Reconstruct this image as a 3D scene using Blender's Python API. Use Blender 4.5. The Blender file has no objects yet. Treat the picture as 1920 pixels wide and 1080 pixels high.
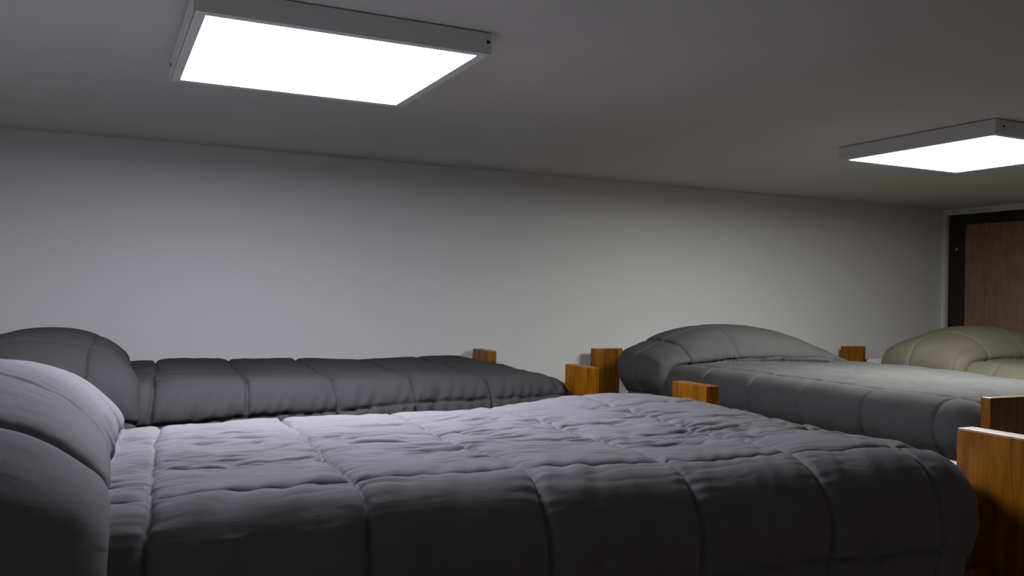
import bpy, bmesh, math
import numpy as np
from mathutils import Matrix, Vector

# ------------------------------------------------------------------ camera, world, light, exposure
scene = bpy.context.scene
COL = scene.collection
CEIL = 2.50
CZ = CEIL - 0.5551            # camera height; heights below are given relative to it
YAW, PITCH, ROLL, FPX = 0.4419, 0.0086, 0.0213, 1637.9

def make_camera():
    cy, sy = math.cos(YAW), math.sin(YAW)
    fwd = Vector((sy*math.cos(PITCH), cy*math.cos(PITCH), math.sin(PITCH)))
    right = Vector((cy, -sy, 0.0))
    up = right.cross(fwd)
    r = math.cos(ROLL)*right + math.sin(ROLL)*up
    u = -math.sin(ROLL)*right + math.cos(ROLL)*up
    cam = bpy.data.cameras.new('camera')
    cam.sensor_fit = 'HORIZONTAL'
    cam.sensor_width = 36.0
    cam.lens = FPX/1920*36.0
    cam.clip_start = 0.02
    o = bpy.data.objects.new('camera', cam)
    M = Matrix((r, u, -fwd)).transposed().to_4x4()
    M.translation = Vector((0, 0, CZ))
    o.matrix_world = M
    COL.objects.link(o)
    scene.camera = o
make_camera()

world = bpy.data.worlds.new('world')
scene.world = world
world.use_nodes = True
world.node_tree.nodes['Background'].inputs[0].default_value = (0.5, 0.5, 0.52, 1)
world.node_tree.nodes['Background'].inputs[1].default_value = 0.0

scene.view_settings.view_transform = 'Standard'
scene.view_settings.look = 'None'
scene.view_settings.exposure = 0.0
scene.view_settings.gamma = 1.0
scene.view_settings.use_curve_mapping = False

LAMP_STRENGTH = (28.5, 27.0)
LAMP_COLOUR = ((0.865, 0.875, 1.0), (0.99, 1.0, 0.955))

# ------------------------------------------------------------------ materials
def new_mat(name):
    m = bpy.data.materials.new(name)
    m.use_nodes = True
    nt = m.node_tree
    b = nt.nodes['Principled BSDF']
    return m, nt, b

def coords(nt, scale=(1, 1, 1), kind='Object', rot=(0, 0, 0)):
    tc = nt.nodes.new('ShaderNodeTexCoord')
    mp = nt.nodes.new('ShaderNodeMapping')
    mp.inputs['Scale'].default_value = scale
    mp.inputs['Rotation'].default_value = rot
    nt.links.new(tc.outputs[kind], mp.inputs['Vector'])
    return mp.outputs['Vector']

def noise(nt, vec, scale, detail=4, rough=0.55, dist=0.0):
    n = nt.nodes.new('ShaderNodeTexNoise')
    n.inputs['Scale'].default_value = scale
    n.inputs['Detail'].default_value = detail
    n.inputs['Roughness'].default_value = rough
    n.inputs['Distortion'].default_value = dist
    nt.links.new(vec, n.inputs['Vector'])
    return n.outputs['Fac']

def ramp(nt, fac, stops):
    r = nt.nodes.new('ShaderNodeValToRGB')
    el = r.color_ramp.elements
    while len(el) < len(stops):
        el.new(0.5)
    for e, (p, c) in zip(el, stops):
        e.position = p
        e.color = (*c, 1)
    nt.links.new(fac, r.inputs['Fac'])
    return r.outputs['Color']

def bump(nt, b, fac, strength, dist):
    n = nt.nodes.new('ShaderNodeBump')
    n.inputs['Strength'].default_value = strength
    n.inputs['Distance'].default_value = dist
    nt.links.new(fac, n.inputs['Height'])
    nt.links.new(n.outputs['Normal'], b.inputs['Normal'])

def paint(name, col, var=0.03, rough=0.7, sc=2.0, bstr=0.15):
    m, nt, b = new_mat(name)
    v = coords(nt)
    c0 = tuple(max(0, x*(1-var)) for x in col)
    c1 = tuple(min(1, x*(1+var)) for x in col)
    c = ramp(nt, noise(nt, v, sc, 3), [(0.3, c0), (0.7, c1)])
    nt.links.new(c, b.inputs['Base Color'])
    b.inputs['Roughness'].default_value = rough
    bump(nt, b, noise(nt, v, 90, 3), bstr, 0.002)
    return m

def fabric(name, col, sheen=0.0, rough=0.85, spec=0.02):
    m, nt, b = new_mat(name)
    v = coords(nt)
    c = ramp(nt, noise(nt, v, 14, 4), [(0.25, tuple(x*0.93 for x in col)), (0.75, tuple(x*1.06 for x in col))])
    nt.links.new(c, b.inputs['Base Color'])
    b.inputs['Roughness'].default_value = rough
    b.inputs['Specular IOR Level'].default_value = spec
    b.inputs['Sheen Weight'].default_value = sheen
    b.inputs['Sheen Roughness'].default_value = 0.45
    b.inputs['Sheen Tint'].default_value = (*[min(1, x*2.5) for x in col], 1)
    # weave plus fine creases stretched along the bed
    fine = noise(nt, v, 260, 3)
    cr = noise(nt, coords(nt, (7, 48, 30)), 1.0, 5, 0.62, 0.7)
    ad = nt.nodes.new('ShaderNodeMath')
    ad.operation = 'MULTIPLY_ADD'
    ad.inputs[1].default_value = 5.0
    nt.links.new(cr, ad.inputs[0])
    nt.links.new(fine, ad.inputs[2])
    bump(nt, b, ad.outputs[0], 0.15, 0.0009)
    return m

def wood(name, dark, mid, light, grain=(9, 9, 0.9), rough=0.38, patch=0.35, coat=0.25):
    m, nt, b = new_mat(name)
    v = coords(nt, grain)
    g = noise(nt, v, 6.5, 8, 0.62, 0.6)
    c = ramp(nt, g, [(0.28, dark), (0.5, mid), (0.72, light)])
    v2 = coords(nt, (1, 1, 0.6))
    p = noise(nt, v2, 16, 5, 0.6, 0.8)
    pr = ramp(nt, p, [(0.35, (1-patch,)*3), (0.62, (1.0, 1.0, 1.0))])
    mx = nt.nodes.new('ShaderNodeMixRGB')
    mx.blend_type = 'MULTIPLY'
    mx.inputs['Fac'].default_value = 1
    nt.links.new(c, mx.inputs['Color1'])
    nt.links.new(pr, mx.inputs['Color2'])
    nt.links.new(mx.outputs['Color'], b.inputs['Base Color'])
    b.inputs['Roughness'].default_value = rough
    b.inputs['Coat Weight'].default_value = coat
    b.inputs['Specular IOR Level'].default_value = 0.3
    b.inputs['Coat Roughness'].default_value = 0.25
    bump(nt, b, g, 0.25, 0.0015)
    return m

def emissive(name, col, strength):
    m, nt, b = new_mat(name)
    b.inputs['Base Color'].default_value = (0.85, 0.85, 0.85, 1)
    b.inputs['Roughness'].default_value = 0.4
    e = noise(nt, coords(nt), 3.0, 2)
    c = ramp(nt, e, [(0.3, tuple(x*0.98 for x in col)), (0.7, col)])
    nt.links.new(c, b.inputs['Emission Color'])
    b.inputs['Emission Strength'].default_value = strength
    return m

M_WALL = paint('wall_paint', (0.70, 0.70, 0.69), 0.015, 0.6, 1.4, 0.06)
M_CEIL = paint('ceiling_paint', (0.575, 0.575, 0.548), 0.03, 0.75, 2.2, 0.10)
M_REAR = paint('rear_paint', (0.66, 0.64, 0.60), 0.02, 0.7, 1.4, 0.06)
M_FLOOR = wood('floor_laminate', (0.20, 0.16, 0.11), (0.27, 0.22, 0.15), (0.33, 0.27, 0.19), (1.0, 9, 9), 0.5, 0.2, 0.0)
M_TRIM = paint('white_trim', (0.62, 0.62, 0.60), 0.02, 0.5, 3, 0.05)
M_METAL = paint('lamp_white_enamel', (0.66, 0.66, 0.65), 0.015, 0.42, 4, 0.03)
M_DARK = paint('dark_screw', (0.03, 0.03, 0.03), 0.05, 0.5, 4, 0.03)
M_DOOR = wood('dark_brown_door', (0.17, 0.098, 0.068), (0.24, 0.140, 0.098), (0.29, 0.175, 0.125), (12, 12, 0.6), 0.30, 0.15, 0.5)
M_DOORF = wood('dark_door_stile', (0.016, 0.009, 0.006), (0.026, 0.014, 0.009), (0.036, 0.020, 0.012), (12, 12, 0.6), 0.4, 0.15, 0.1)
M_PINE = wood('amber_varnished_pine', (0.13, 0.038, 0.0012), (0.27, 0.098, 0.0016), (0.36, 0.150, 0.0030), coat=0.06)
M_STEEL = paint('brushed_latch', (0.45, 0.45, 0.43), 0.05, 0.35, 8, 0.05)
M_SHEET = fabric('white_sheet', (0.70, 0.69, 0.72), 0.1)
M_Q1 = fabric('grey_quilt', (0.178, 0.169, 0.177))
M_Q2 = fabric('charcoal_quilt', (0.058, 0.055, 0.056))
M_Q3 = fabric('slate_quilt', (0.094, 0.094, 0.095))
M_Q4 = fabric('beige_quilt', (0.255, 0.235, 0.180))

# ------------------------------------------------------------------ object helpers
def link(name, me, mat, parent=None):
    o = bpy.data.objects.new(name, me)
    if mat:
        me.materials.append(mat)
    COL.objects.link(o)
    if parent:
        o.parent = parent
    return o

def tag(o, label, cat, group=None):
    o['label'] = label
    o['category'] = cat
    if group:
        o['group'] = group
    return o

def struct(o, label=None):
    o['kind'] = 'structure'
    if label:
        o['label'] = label
    return o

def empty(name, loc):
    o = bpy.data.objects.new(name, None)
    o.location = loc
    o.empty_display_size = 0.1
    COL.objects.link(o)
    return o

def box_bm(x0, x1, y0, y1, z0, z1, bev=0.0, seg=2):
    bm = bmesh.new()
    bmesh.ops.create_cube(bm, size=1.0)
    for v in bm.verts:
        v.co = Vector((x0 + (v.co.x+0.5)*(x1-x0), y0 + (v.co.y+0.5)*(y1-y0), z0 + (v.co.z+0.5)*(z1-z0)))
    if bev:
        bmesh.ops.bevel(bm, geom=bm.edges[:], offset=bev, segments=seg, profile=0.6, affect='EDGES')
    return bm

def bm_obj(name, bm, mat, parent=None, origin=None, smooth=False):
    if origin is not None:
        for v in bm.verts:
            v.co -= Vector(origin)
    me = bpy.data.meshes.new(name)
    bm.to_mesh(me)
    bm.free()
    if smooth:
        for p in me.polygons:
            p.use_smooth = True
    o = link(name, me, mat, parent)
    if origin is not None:
        o.location = origin
    return o

def box(name, x0, x1, y0, y1, z0, z1, mat, parent=None, bev=0.0, origin=None):
    return bm_obj(name, box_bm(x0, x1, y0, y1, z0, z1, bev), mat, parent, origin)

def merge_box(bm, x0, x1, y0, y1, z0, z1):
    b2 = box_bm(x0, x1, y0, y1, z0, z1)
    me = bpy.data.meshes.new('tmp')
    b2.to_mesh(me)
    b2.free()
    bm.from_mesh(me)
    bpy.data.meshes.remove(me)

# ------------------------------------------------------------------ the room
YW, XR, XL, YB = 3.5539, 4.4708, -0.62, -1.60
T = 0.12
struct(box('floor', XL-T, XR+T, YB-T, YW+T, -0.1, 0.0, M_FLOOR))
# the ceiling board stops a few millimetres short of the back wall, leaving a thin shadow gap
struct(box('ceiling', XL-T, XR+T, YB-T, YW-0.004, CEIL, CEIL+0.1, M_CEIL))
struct(box('wall_back', XL-T, XR+T, YW, YW+T, 0.0, CEIL+0.1, M_WALL))
struct(box('wall_left', XL-T, XL, YB, YW, 0.0, CEIL, M_WALL))
struct(box('wall_front', XL-T, XR+T, YB-T, YB, 0.0, CEIL, M_REAR))
# right wall with a door opening beside the corner
DY0, DY1, DTOP = 2.62, 3.528, CZ + 0.521
bm = bmesh.new()
merge_box(bm, XR, XR+T, YB, DY0-0.03, 0.0, CEIL)
merge_box(bm, XR, XR+T, DY0-0.03, YW, DTOP+0.02, CEIL)
merge_box(bm, XR, XR+T, DY1+0.012, YW, 0.0, DTOP+0.02)
struct(bm_obj('wall_right', bm, M_WALL))
# white frame
bm = bmesh.new()
merge_box(bm, XR-0.006, XR+0.07, DY1-0.004, DY1+0.0119, 0.0, DTOP)
merge_box(bm, XR-0.006, XR+0.07, DY0-0.0299, DY0, 0.0, DTOP)
merge_box(bm, XR-0.006, XR+0.07, DY0-0.0299, DY1+0.0119, DTOP, DTOP+0.0199)
struct(bm_obj('trim_1', bm, M_TRIM), 'white painted frame around the dark brown door')
# door leaf: stiles, rails, recessed panel, latch
d = empty('door_1', (XR+0.03, DY0, 0))
struct(d, 'dark brown wooden door in a white frame behind the beige bed')
d['kind'] = 'structure'
dx = XR+0.03
def dpart(name, y0, y1, z0, z1, x0, x1, mat, bev=0.003):
    o = box(name, x0-dx, x1-dx, y0-DY0, y1-DY0, z0, z1, mat, d, bev)
    return o
dpart('stile', DY1-0.11, DY1-0.006, 0.01, DTOP-0.004, XR+0.012, XR+0.05, M_DOORF)
dpart('stile', DY0+0.003, DY0+0.11, 0.01, DTOP-0.004, XR+0.012, XR+0.05, M_DOORF)
dpart('door_rail', DY0+0.11, DY1-0.11, DTOP-0.060, DTOP-0.004, XR+0.012, XR+0.05, M_DOORF)
dpart('door_rail', DY0+0.11, DY1-0.11, 0.01, 0.16, XR+0.012, XR+0.05, M_DOORF)
dpart('door_panel', DY0+0.11, DY1-0.11, 0.16, DTOP-0.060, XR+0.018, XR+0.044, M_DOOR, 0.0)
bm = bmesh.new()
bmesh.ops.create_uvsphere(bm, u_segments=16, v_segments=10, radius=0.007)
bmesh.ops.scale(bm, vec=(0.7, 1, 1.3), verts=bm.verts[:])
o = bm_obj('door_stud', bm, M_STEEL, d, smooth=True)
o.location = (XR+0.010-dx, 3.468-DY0, CZ+0.323)
o['label'] = 'small pale metal stud'

# ------------------------------------------------------------------ ceiling lamps
def lamp(x0, x1, y0, y1, strength, col, label, screws):
    zb = CZ + 0.5078
    e = 0.0237
    X0, X1, Y0, Y1 = x0-e, x1+e, y0-e, y1+e
    cx, cy = (x0+x1)/2, (y0+y1)/2
    root = empty('ceiling_lamp', (cx, cy, CEIL))
    tag(root, label, 'ceiling lamp', 'square ceiling panel lamps')
    def rel(bm):
        for v in bm.verts:
            v.co -= Vector((cx, cy, CEIL))
        return bm
    w = 0.0015
    # housing: four sheet-metal sides and a back
    bm = bmesh.new()
    merge_box(bm, X0, X1, Y0, Y0+w, zb, CEIL-0.0022)
    merge_box(bm, X0, X1, Y1-w, Y1, zb, CEIL-0.0022)
    merge_box(bm, X0, X0+w, Y0+w, Y1-w, zb, CEIL-0.0022)
    merge_box(bm, X1-w, X1, Y0+w, Y1-w, zb, CEIL-0.0022)
    merge_box(bm, X0+w, X1-w, Y0+w, Y1-w, CEIL-0.005, CEIL-0.0022)
    merge_box(bm, X0+0.02, X1-0.02, Y0+0.02, Y1-0.02, CEIL-0.0022, CEIL-0.0001)
    bm_obj('housing', rel(bm), M_METAL, root)
    # bezel of the panel set in the housing behind a thin groove
    g = 0.003
    bm = bmesh.new()
    a0, a1, b0, b1 = X0+g, X1-g, Y0+g, Y1-g
    t0, t1 = zb+0.0005, zb+0.010
    merge_box(bm, a0, a1, b0, y0, t0, t1)
    merge_box(bm, a0, a1, y1, b1, t0, t1)
    merge_box(bm, a0, x0, y0, y1, t0, t1)
    merge_box(bm, x1, a1, y0, y1, t0, t1)
    for (p0, p1, q0, q1) in ((X0+w, X1-w, Y0+w, y0), (X0+w, X1-w, y1, Y1-w), (X0+w, x0, y0, y1), (x1, X1-w, y0, y1)):
        merge_box(bm, p0, p1, q0, q1, t1, t1+0.002)
    bm_obj('bezel', rel(bm), M_METAL, root)
    bm = box_bm(x0-0.002, x1+0.002, y0-0.002, y1+0.002, zb+0.003, zb+0.006)
    o = bm_obj('diffuser', rel(bm), emissive('lit_diffuser', col, strength), root)
    o['label'] = 'glowing white square diffuser'
    for (sx, sy, ax) in screws:
        bm = bmesh.new()
        bmesh.ops.create_cone(bm, cap_ends=True, segments=14, radius1=0.0045, radius2=0.0035, depth=0.003)
        bmesh.ops.rotate(bm, cent=(0, 0, 0), matrix=Matrix.Rotation(math.pi/2, 3, 'X' if ax == 'y' else 'Y'), verts=bm.verts[:])
        s = bm_obj('screw', bm, M_DARK, root)
        s.location = Vector((sx, sy, zb+0.026)) - Vector((cx, cy, CEIL))
    return root

L1 = (0.1685, 0.7154, 1.7124, 2.2708)
L2 = (2.406, 2.9635, 1.7452, 2.3027)
lamp(*L1, LAMP_STRENGTH[0], LAMP_COLOUR[0], 'large square white panel lamp on the ceiling above the front bed',
     [(L1[0]-0.0247, 2.235, 'x'), (L1[1]+0.016, L1[2]-0.0247, 'y')])
lamp(*L2, LAMP_STRENGTH[1], LAMP_COLOUR[1], 'smaller-looking panel lamp at right, above the slate grey bed, cut by the photo edge',
     [(L2[0]+0.012, L2[2]-0.0247, 'y')])

# ------------------------------------------------------------------ noise for the cloth
def perlin(x, y, seed):
    rng = np.random.RandomState(seed)
    perm = rng.permutation(512)
    ang = rng.rand(512)*2*np.pi
    gx, gy = np.cos(ang), np.sin(ang)
    xi = np.floor(x).astype(np.int64)
    yi = np.floor(y).astype(np.int64)
    xf, yf = x-xi, y-yi
    u = xf*xf*xf*(xf*(xf*6-15)+10)
    v = yf*yf*yf*(yf*(yf*6-15)+10)
    def g(ix, iy, dx_, dy_):
        h = perm[(perm[ix & 511] + iy) & 511]
        return gx[h]*dx_ + gy[h]*dy_
    a = g(xi, yi, xf, yf)
    b = g(xi+1, yi, xf-1, yf)
    c = g(xi, yi+1, xf, yf-1)
    d_ = g(xi+1, yi+1, xf-1, yf-1)
    return (a*(1-u)+b*u)*(1-v) + (c*(1-u)+d_*u)*v * 1.0

def sstep(a, b, x):
    t = np.clip((x-a)/(b-a), 0, 1)
    return t*t*(3-2*t)

def catmull(pts, n=40):
    P = np.array([2*np.array(pts[0])-np.array(pts[1])] + [np.array(p) for p in pts] + [2*np.array(pts[-1])-np.array(pts[-2])], float)
    out = []
    for i in range(1, len(P)-2):
        for t in np.linspace(0, 1, n, endpoint=False):
            a, b, c, d_ = P[i-1], P[i], P[i+1], P[i+2]
            out.append(0.5*((2*b)+(-a+c)*t+(2*a-5*b+4*c-d_)*t*t+(-a+3*b-3*c+d_)*t**3))
    out.append(P[-2])
    return np.array(out)

def comforter(name, mat, loc, rotz, crease, foot, a, r, ztop, hang, hang_foot, profile, cell, off_u, off_v,
              skew, seed, res, label, crown=0.012, dome=(0.53, 3.0, 0.7), bulge=0.03, puff=0.013,
              wr=1.0, lumps=(), pleat=1.0, pillow_seam=1.0, bulge_far=None, csk=0.0, droop=0.0, inw_side=0.10, vtilt=0.0, dome_shift=0.0, tilt=0.0, droop_len=0.25, mound=1.0, head_round=0.0, edge_seam=1.0):
    """local x runs from head to foot, local y across. profile: mound over the pillow, (x, height) relative to the crease."""
    prof = catmull(profile)
    prof[:, 1] *= mound
    prof[:, 0] += crease
    prof = np.vstack([prof, [foot+2.0, 0.0]])
    seg = np.hypot(np.diff(prof[:, 0]), np.diff(prof[:, 1]))
    S = np.concatenate([[0], np.cumsum(seg)])
    s_crease = S[-2]
    # sheet extents
    q = r*math.pi/2
    s_core = S[-2] + (foot - r - prof[-2, 0])
    s_end = s_core + q + hang_foot
    v_end = a - r + q + hang
    ns = int(s_end/res)+1
    nv = int(2*v_end/res)+1
    s = np.linspace(0, s_end, ns)
    v = np.linspace(-v_end, v_end, nv)
    SS, VV = np.meshgrid(s, v, indexing='ij')
    X = np.interp(SS, S, prof[:, 0])
    Zm = np.interp(SS, S, prof[:, 1])
    shx = csk*np.clip(VV, -a, a)*(1-sstep(s_crease-0.1, s_crease+0.25, SS))
    X = X + shx
    mn = np.clip(Zm/max(prof[:, 1].max(), 1e-6), 0, 1)
    du = np.maximum(0, SS - s_core)
    dv = np.maximum(0, np.abs(VV) - (a-r))
    dist = np.sqrt(du*du+dv*dv)
    sd = np.where(dist > 0, dist, 1)
    nu, nvv = du/sd, dv/sd*np.sign(VV)
    th = np.clip(dist/r, 0, math.pi/2)
    over = np.maximum(0, dist - q)
    ang = np.arctan2(dv, du)
    corner = (du > 0) & (dv > 0)
    cw = np.where(corner, np.sin(2*ang), 0)
    # side hangs nearly straight; at the foot it is pushed in under itself
    inw = inw_side*np.abs(nvv) + 0.55*np.clip(nu, 0, 1)
    h = r*np.sin(th) - inw*over*sstep(0, 0.10, over) + 0.012*cw*np.sin(ang*11+seed)*sstep(0, 0.12, over)*1.5
    drop = r*(1-np.cos(th)) + over
    Xc = np.minimum(X, foot-r)
    Yc = np.clip(VV, -(a-r), a-r)
    bl = np.where(VV > 0, bulge if bulge_far is None else bulge_far, bulge)
    h = h + bl*sstep(0.02, 0.45, mn)*np.where(du > 0, 0, 1)*sstep(0.0, r*0.8, dist)
    D = np.clip(1-(np.minimum(np.abs(Yc-dome_shift)+np.sin(th)*r*np.abs(nvv), dome[0]*0.999)/dome[0])**dome[1], 0, 1)**dome[2]
    PX = np.where(du > 0, Xc + nu*h, X + 0)
    PY = Yc + nvv*h
    PY = PY*(1 - head_round*(1-sstep(0.0, 0.34, SS))**1.3)
    PZ = ztop + Zm*D - drop + crown*(1-(Yc/a)**2)
    PZ = PZ - droop*sstep(foot-droop_len, foot-0.02, X) - tilt*(Yc+a)/(2*a)
    for (lx, ly, sx, sy, amp) in lumps:
        PZ = PZ + amp*np.exp(-((PX-lx)/sx)**2-((PY-ly)/sy)**2)
    PZ = PZ + 0.006*perlin(PX*2.5+7, PY*3.1+3, seed+50)
    # --- quilting, laid out on the flat sheet
    wob = 0.012*perlin(SS*4, VV*4, seed+1) + 0.006*perlin(SS*11, VV*11, seed+2)
    cu = (SS + shx - s_crease - off_u + skew*np.clip(VV, -a, a) + wob)/cell[0]
    cvn = (VV - off_v - vtilt*(SS - s_crease - 0.6) - 0.008*np.sin(SS*2.0) + 0.014*perlin(SS*3+5, VV*2, seed+3) + 0.0045*perlin(SS*34, VV*3, seed+18))/cell[1]
    dcu = np.abs(cu-np.round(cu))*cell[0]
    dcv = np.abs(cvn-np.round(cvn))*cell[1]
    idu, idv = np.round(cu), np.round(cvn)
    flat = 1 - sstep(0.0, r*1.2, dist)          # 1 on the top, 0 on the hanging sides
    side = 1-flat
    pillow = sstep(0.1, 0.5, mn)
    deep = 0.75 + 0.7*np.clip(perlin(SS*3.3, VV*3.3, seed+4)+0.2, -0.3, 0.6)
    edge = sstep(a-r-0.22, a-r-0.02, np.abs(VV))
    # seams across the bed run over the flat part; those on the pillow may be left out
    lam_u = 1 - pillow*(1-pillow_seam)
    lam_v = np.clip(0.45 + 1.3*perlin(SS*4.4+1, VV*4.4, seed+17) + 0.6*edge + 0.5*pillow, 0.12, 1)
    eu = lam_u*(0.68*np.exp(-dcu/0.0036) + 0.32*np.exp(-dcu/0.020))
    ev = lam_v*(0.68*np.exp(-dcv/0.0036) + 0.32*np.exp(-dcv/0.022))
    disp = puff*deep*(1-np.maximum(eu, ev))*(1 + 0.5*edge)
    # gathers along the stitching
    g1 = perlin(VV*78+idu*13.7, SS*9, seed+5)
    disp += 0.0046*wr*np.exp(-dcu/0.030)*(1-np.exp(-dcu/0.004))*g1*(1-0.6*pillow)*(1-0.6*np.maximum(edge, side))
    # the seam along the edge of the mattress is pulled in deepest, tied up where it meets the cross seams
    disp -= 0.010*edge_seam*edge*flat*np.exp(-dcv/0.0075)*np.clip(0.7+1.2*perlin(SS*9, VV*1.5, seed+19), 0.1, 1.2)*(1-np.exp(-dcu/0.02))
    shear = SS*30 + VV*14*np.sign(VV)
    g2 = perlin(shear+idv*7.3, VV*6, seed+6)
    disp += (0.0035+0.0045*side)*wr*pleat*np.exp(-dcv/0.05)*(1-np.exp(-dcv/0.005))*g2*(1-0.6*pillow)
    # long creases running down the bed, broken into pieces
    warp = 0.25*perlin(SS*5, VV*7, seed+7)
    n1 = perlin(SS*4.6+warp, VV*30+2.2*perlin(SS*3, VV*5, seed+8), seed+9)
    m1 = sstep(-0.10, 0.30, perlin(SS*6.5, VV*13, seed+10))
    tp = flat*(1-pillow)*(1-0.85*edge)
    disp -= 0.0060*wr*m1*np.exp(-np.abs(n1)/0.10)*tp
    n2 = perlin(SS*9+3, VV*46+2.0*perlin(SS*6, VV*8, seed+11), seed+12)
    m2 = sstep(0.0, 0.35, perlin(SS*8+9, VV*16, seed+13))
    disp -= 0.0034*wr*m2*np.exp(-np.abs(n2)/0.15)*tp
    disp += 0.0035*wr*perlin(SS*7, VV*24, seed+14)*tp
    # soft vertical folds on the hanging sides
    disp += 0.006*perlin(SS*9, VV*2.2, seed+15)*side
    disp += 0.005*pillow*perlin(SS*5+2, VV*4, seed+16)
    P = np.stack([PX, PY, PZ], -1)
    du_ = np.gradient(P, axis=0)
    dv_ = np.gradient(P, axis=1)
    N = np.cross(du_, dv_)
    N /= np.maximum(np.linalg.norm(N, axis=-1, keepdims=True), 1e-9)
    P = P + N*disp[..., None]
    # hem: roll the border under by a few millimetres so the quilt has thickness
    def under(edge, inner):
        e = edge.copy()
        dirn = inner-edge
        dirn /= np.maximum(np.linalg.norm(dirn, axis=-1, keepdims=True), 1e-9)
        return e, dirn
    thick = 0.016
    rows = P
    n_first, n_last = N[0], N[-1]
    rows = np.concatenate([(P[:1]-N[:1]*thick), P, (P[-1:]-N[-1:]*thick)], 0)
    NN = np.concatenate([N[:1], N, N[-1:]], 0)
    rows = np.concatenate([rows[:, :1]-NN[:, :1]*thick, rows, rows[:, -1:]-NN[:, -1:]*thick], 1)
    A, B = rows.shape[:2]
    idx = np.arange(A*B).reshape(A, B)
    quads = np.stack([idx[:-1, :-1], idx[1:, :-1], idx[1:, 1:], idx[:-1, 1:]], -1).reshape(-1, 4)
    me = bpy.data.meshes.new(name)
    me.vertices.add(A*B)
    me.vertices.foreach_set('co', rows.reshape(-1).astype(np.float32))
    nq = len(quads)
    me.loops.add(nq*4)
    me.loops.foreach_set('vertex_index', quads.reshape(-1).astype(np.int32))
    me.polygons.add(nq)
    me.polygons.foreach_set('loop_start', (np.arange(nq)*4).astype(np.int32))
    me.polygons.foreach_set('use_smooth', np.ones(nq, dtype=bool))
    me.update(calc_edges=True)
    me.validate()
    o = link(name, me, mat)
    o.location = loc
    o.rotation_euler = (0, 0, rotz)
    tag(o, label, 'comforter', 'quilted comforters on the beds')
    return o

# ------------------------------------------------------------------ bunk bed frames
PT = 0.045                    # plank thickness of the posts
ZP = CZ - 0.2355              # top of the posts
def bed_frame(name, label, loc, rotz, length, half_n, half_f, pw, dz=0.0, PT=PT):
    """local x from head (0) to foot (length), local y from -half_n to half_f"""
    root = empty(name, loc)
    root.rotation_euler = (0, 0, rotz)
    tag(root, label, 'bunk bed', 'wooden bunk beds')
    top = ZP + dz
    for x0 in (0.0, length-PT):
        for y0, y1 in ((-half_n, -half_n+pw), (half_f-pw, half_f)):
            box('post', x0, x0+PT, y0, y1, 0.0, top, M_PINE, root, 0.004)
    zr = CZ - 0.308
    # upper and lower bunk: end rails, side rails, slats
    for zt in (zr, zr-1.05):
        box('end_rail', 0.006, PT-0.008, -half_n+pw, half_f-pw, zt-0.13, zt, M_PINE, root, 0.003)
        box('end_rail', length-PT+0.008, length-0.006, -half_n+pw, half_f-pw, zt-0.13, zt, M_PINE, root, 0.003)
        for y0 in (-half_n+0.075, half_f-0.105):
            box('side_rail', PT, length-PT, y0, y0+0.03, zt-0.30, zt-0.17, M_PINE, root, 0.003)
        slat_me = None
        for k in range(9):
            xs = 0.14 + k*(length-0.28-0.08)/8
            if slat_me is None:
                o = bm_obj('slat', box_bm(0, 0.08, -half_n+0.105, half_f-0.105, zt-0.24, zt-0.222), M_PINE, root)
                slat_me = o.data
            else:
                o = bpy.data.objects.new('slat', slat_me)
                COL.objects.link(o)
                o.parent = root
            o.location = (xs, 0, 0)
    return root

def mattress(loc, rotz, length, half_n, half_f, label):
    z0 = CZ - 0.308 - 0.222
    bm = box_bm(PT+0.012, length-PT-0.035, -half_n+0.11, half_f-0.11, z0, CZ-0.298, 0.035, 4)
    o = bm_obj('mattress', bm, M_SHEET, None, smooth=True)
    o.location = loc
    o.rotation_euler = (0, 0, rotz)
    tag(o, label, 'mattress', 'white mattresses')
    return o

PROFILE = [(-0.50, 0.00), (-0.47, 0.055), (-0.41, 0.105), (-0.32, 0.140), (-0.22, 0.152), (-0.13, 0.142),
           (-0.06, 0.112), (-0.012, 0.066), (0.006, 0.030), (-0.004, 0.006), (0.012, -0.010), (0.05, -0.006), (0.12, 0.0)]
R90 = -math.pi/2
BL = 2.02

# bed along the back wall, head at the left
bed_frame('bunk_bed', 'amber pine bunk bed along the back wall, under the charcoal quilt', (-0.49, 3.03, 0), 0, BL, 0.498, 0.50, 0.158)
mattress((-0.49, 3.03, 0), 0, BL, 0.498, 0.50, 'white mattress under the charcoal quilt by the back wall')
comforter('comforter', M_Q2, (-0.49, 3.03, CZ), 0, crease=0.570, foot=1.952, a=0.485, r=0.09, mound=0.87, droop=0.0, ztop=-0.283, hang=0.22, hang_foot=0.22,
          profile=PROFILE, cell=(0.250, 0.25), off_u=0.22, off_v=-0.015, vtilt=0.045, skew=-0.065, seed=21, res=0.004, wr=0.9, pleat=3.2, bulge_far=0.0,
          label='charcoal quilted comforter on the bed against the back wall', bulge=0.03, puff=0.014, crown=0.010)

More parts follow.
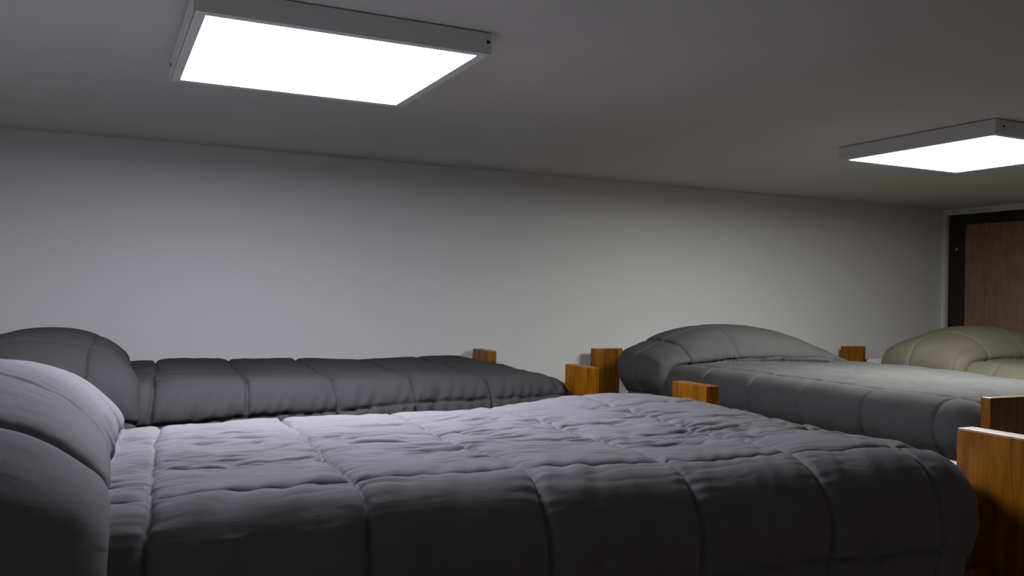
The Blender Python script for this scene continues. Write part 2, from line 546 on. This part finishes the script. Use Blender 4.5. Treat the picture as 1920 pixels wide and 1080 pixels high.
# front bed, head at the left
bed_frame('bunk_bed', 'amber pine bunk bed in the foreground, under the lilac-grey quilt', (-0.475, 1.5385, 0), 0, BL, 0.5418, 0.5415, 0.158)
mattress((-0.475, 1.5385, 0), 0, BL, 0.5418, 0.5415, 'white mattress under the lilac-grey quilt in the foreground')
comforter('comforter', M_Q1, (-0.475, 1.518, CZ), 0, crease=0.490, foot=1.905, a=0.495, r=0.10, ztop=-0.260, hang=0.26, hang_foot=0.24,
          profile=PROFILE, cell=(0.247, 0.20), csk=0.05, droop=0.012, tilt=0.036, off_u=0.20, off_v=-0.39, skew=-0.07, seed=5, res=0.0026, pillow_seam=0.0, wr=1.9,
          label='lilac-grey quilted comforter filling the foreground', bulge=0.03, puff=0.011, crown=0.010,
          lumps=((1.66, 0.36, 0.34, 0.24, 0.027), (1.82, 0.12, 0.20, 0.26, 0.016)))

# bed at right, head against the back wall
bed_frame('bunk_bed', 'amber pine bunk bed with head to the back wall, under the slate grey quilt', (2.565, 3.4992, 0), R90, 2.0063, 0.5008, 0.50, 0.158, PT=0.028)
mattress((2.565, 3.4992, 0), R90, 2.0063, 0.5008, 0.50, 'white mattress under the slate grey quilt at right')
comforter('comforter', M_Q3, (2.55, 3.5162, CZ), R90, crease=0.64, foot=1.975, a=0.50, r=0.055, mound=0.95, head_round=0.30, ztop=-0.272, hang=0.24, hang_foot=0.22,
          profile=PROFILE, cell=(0.250, 0.245), off_u=0.10, off_v=-0.40, skew=0.03, seed=33, res=0.0036,
          label='slate grey quilted comforter on the bed with its head to the back wall', dome=(0.52, 2.3, 0.9), dome_shift=-0.04, bulge=0.035, bulge_far=0.01, puff=0.010, inw_side=0.5)

# far right bed
bed_frame('bunk_bed', 'amber pine bunk bed beside the dark door, under the beige quilt', (4.045, 3.5162, 0), R90, 2.0233, 0.405, 0.40, 0.138)
mattress((4.045, 3.5162, 0), R90, 2.0233, 0.405, 0.40, 'white mattress under the beige quilt beside the door')
comforter('comforter', M_Q4, (4.045, 3.5162, CZ), R90, crease=0.72, foot=1.93, a=0.375, r=0.08, head_round=0.12, ztop=-0.275, hang=0.20, hang_foot=0.20,
          profile=PROFILE, cell=(0.250, 0.245), off_u=0.02, off_v=-0.22, skew=0.03, seed=44, res=0.006, wr=0.7,
          label='beige quilted comforter on the bed beside the dark door', dome=(0.46, 2.3, 0.9), bulge=0.04, puff=0.010)
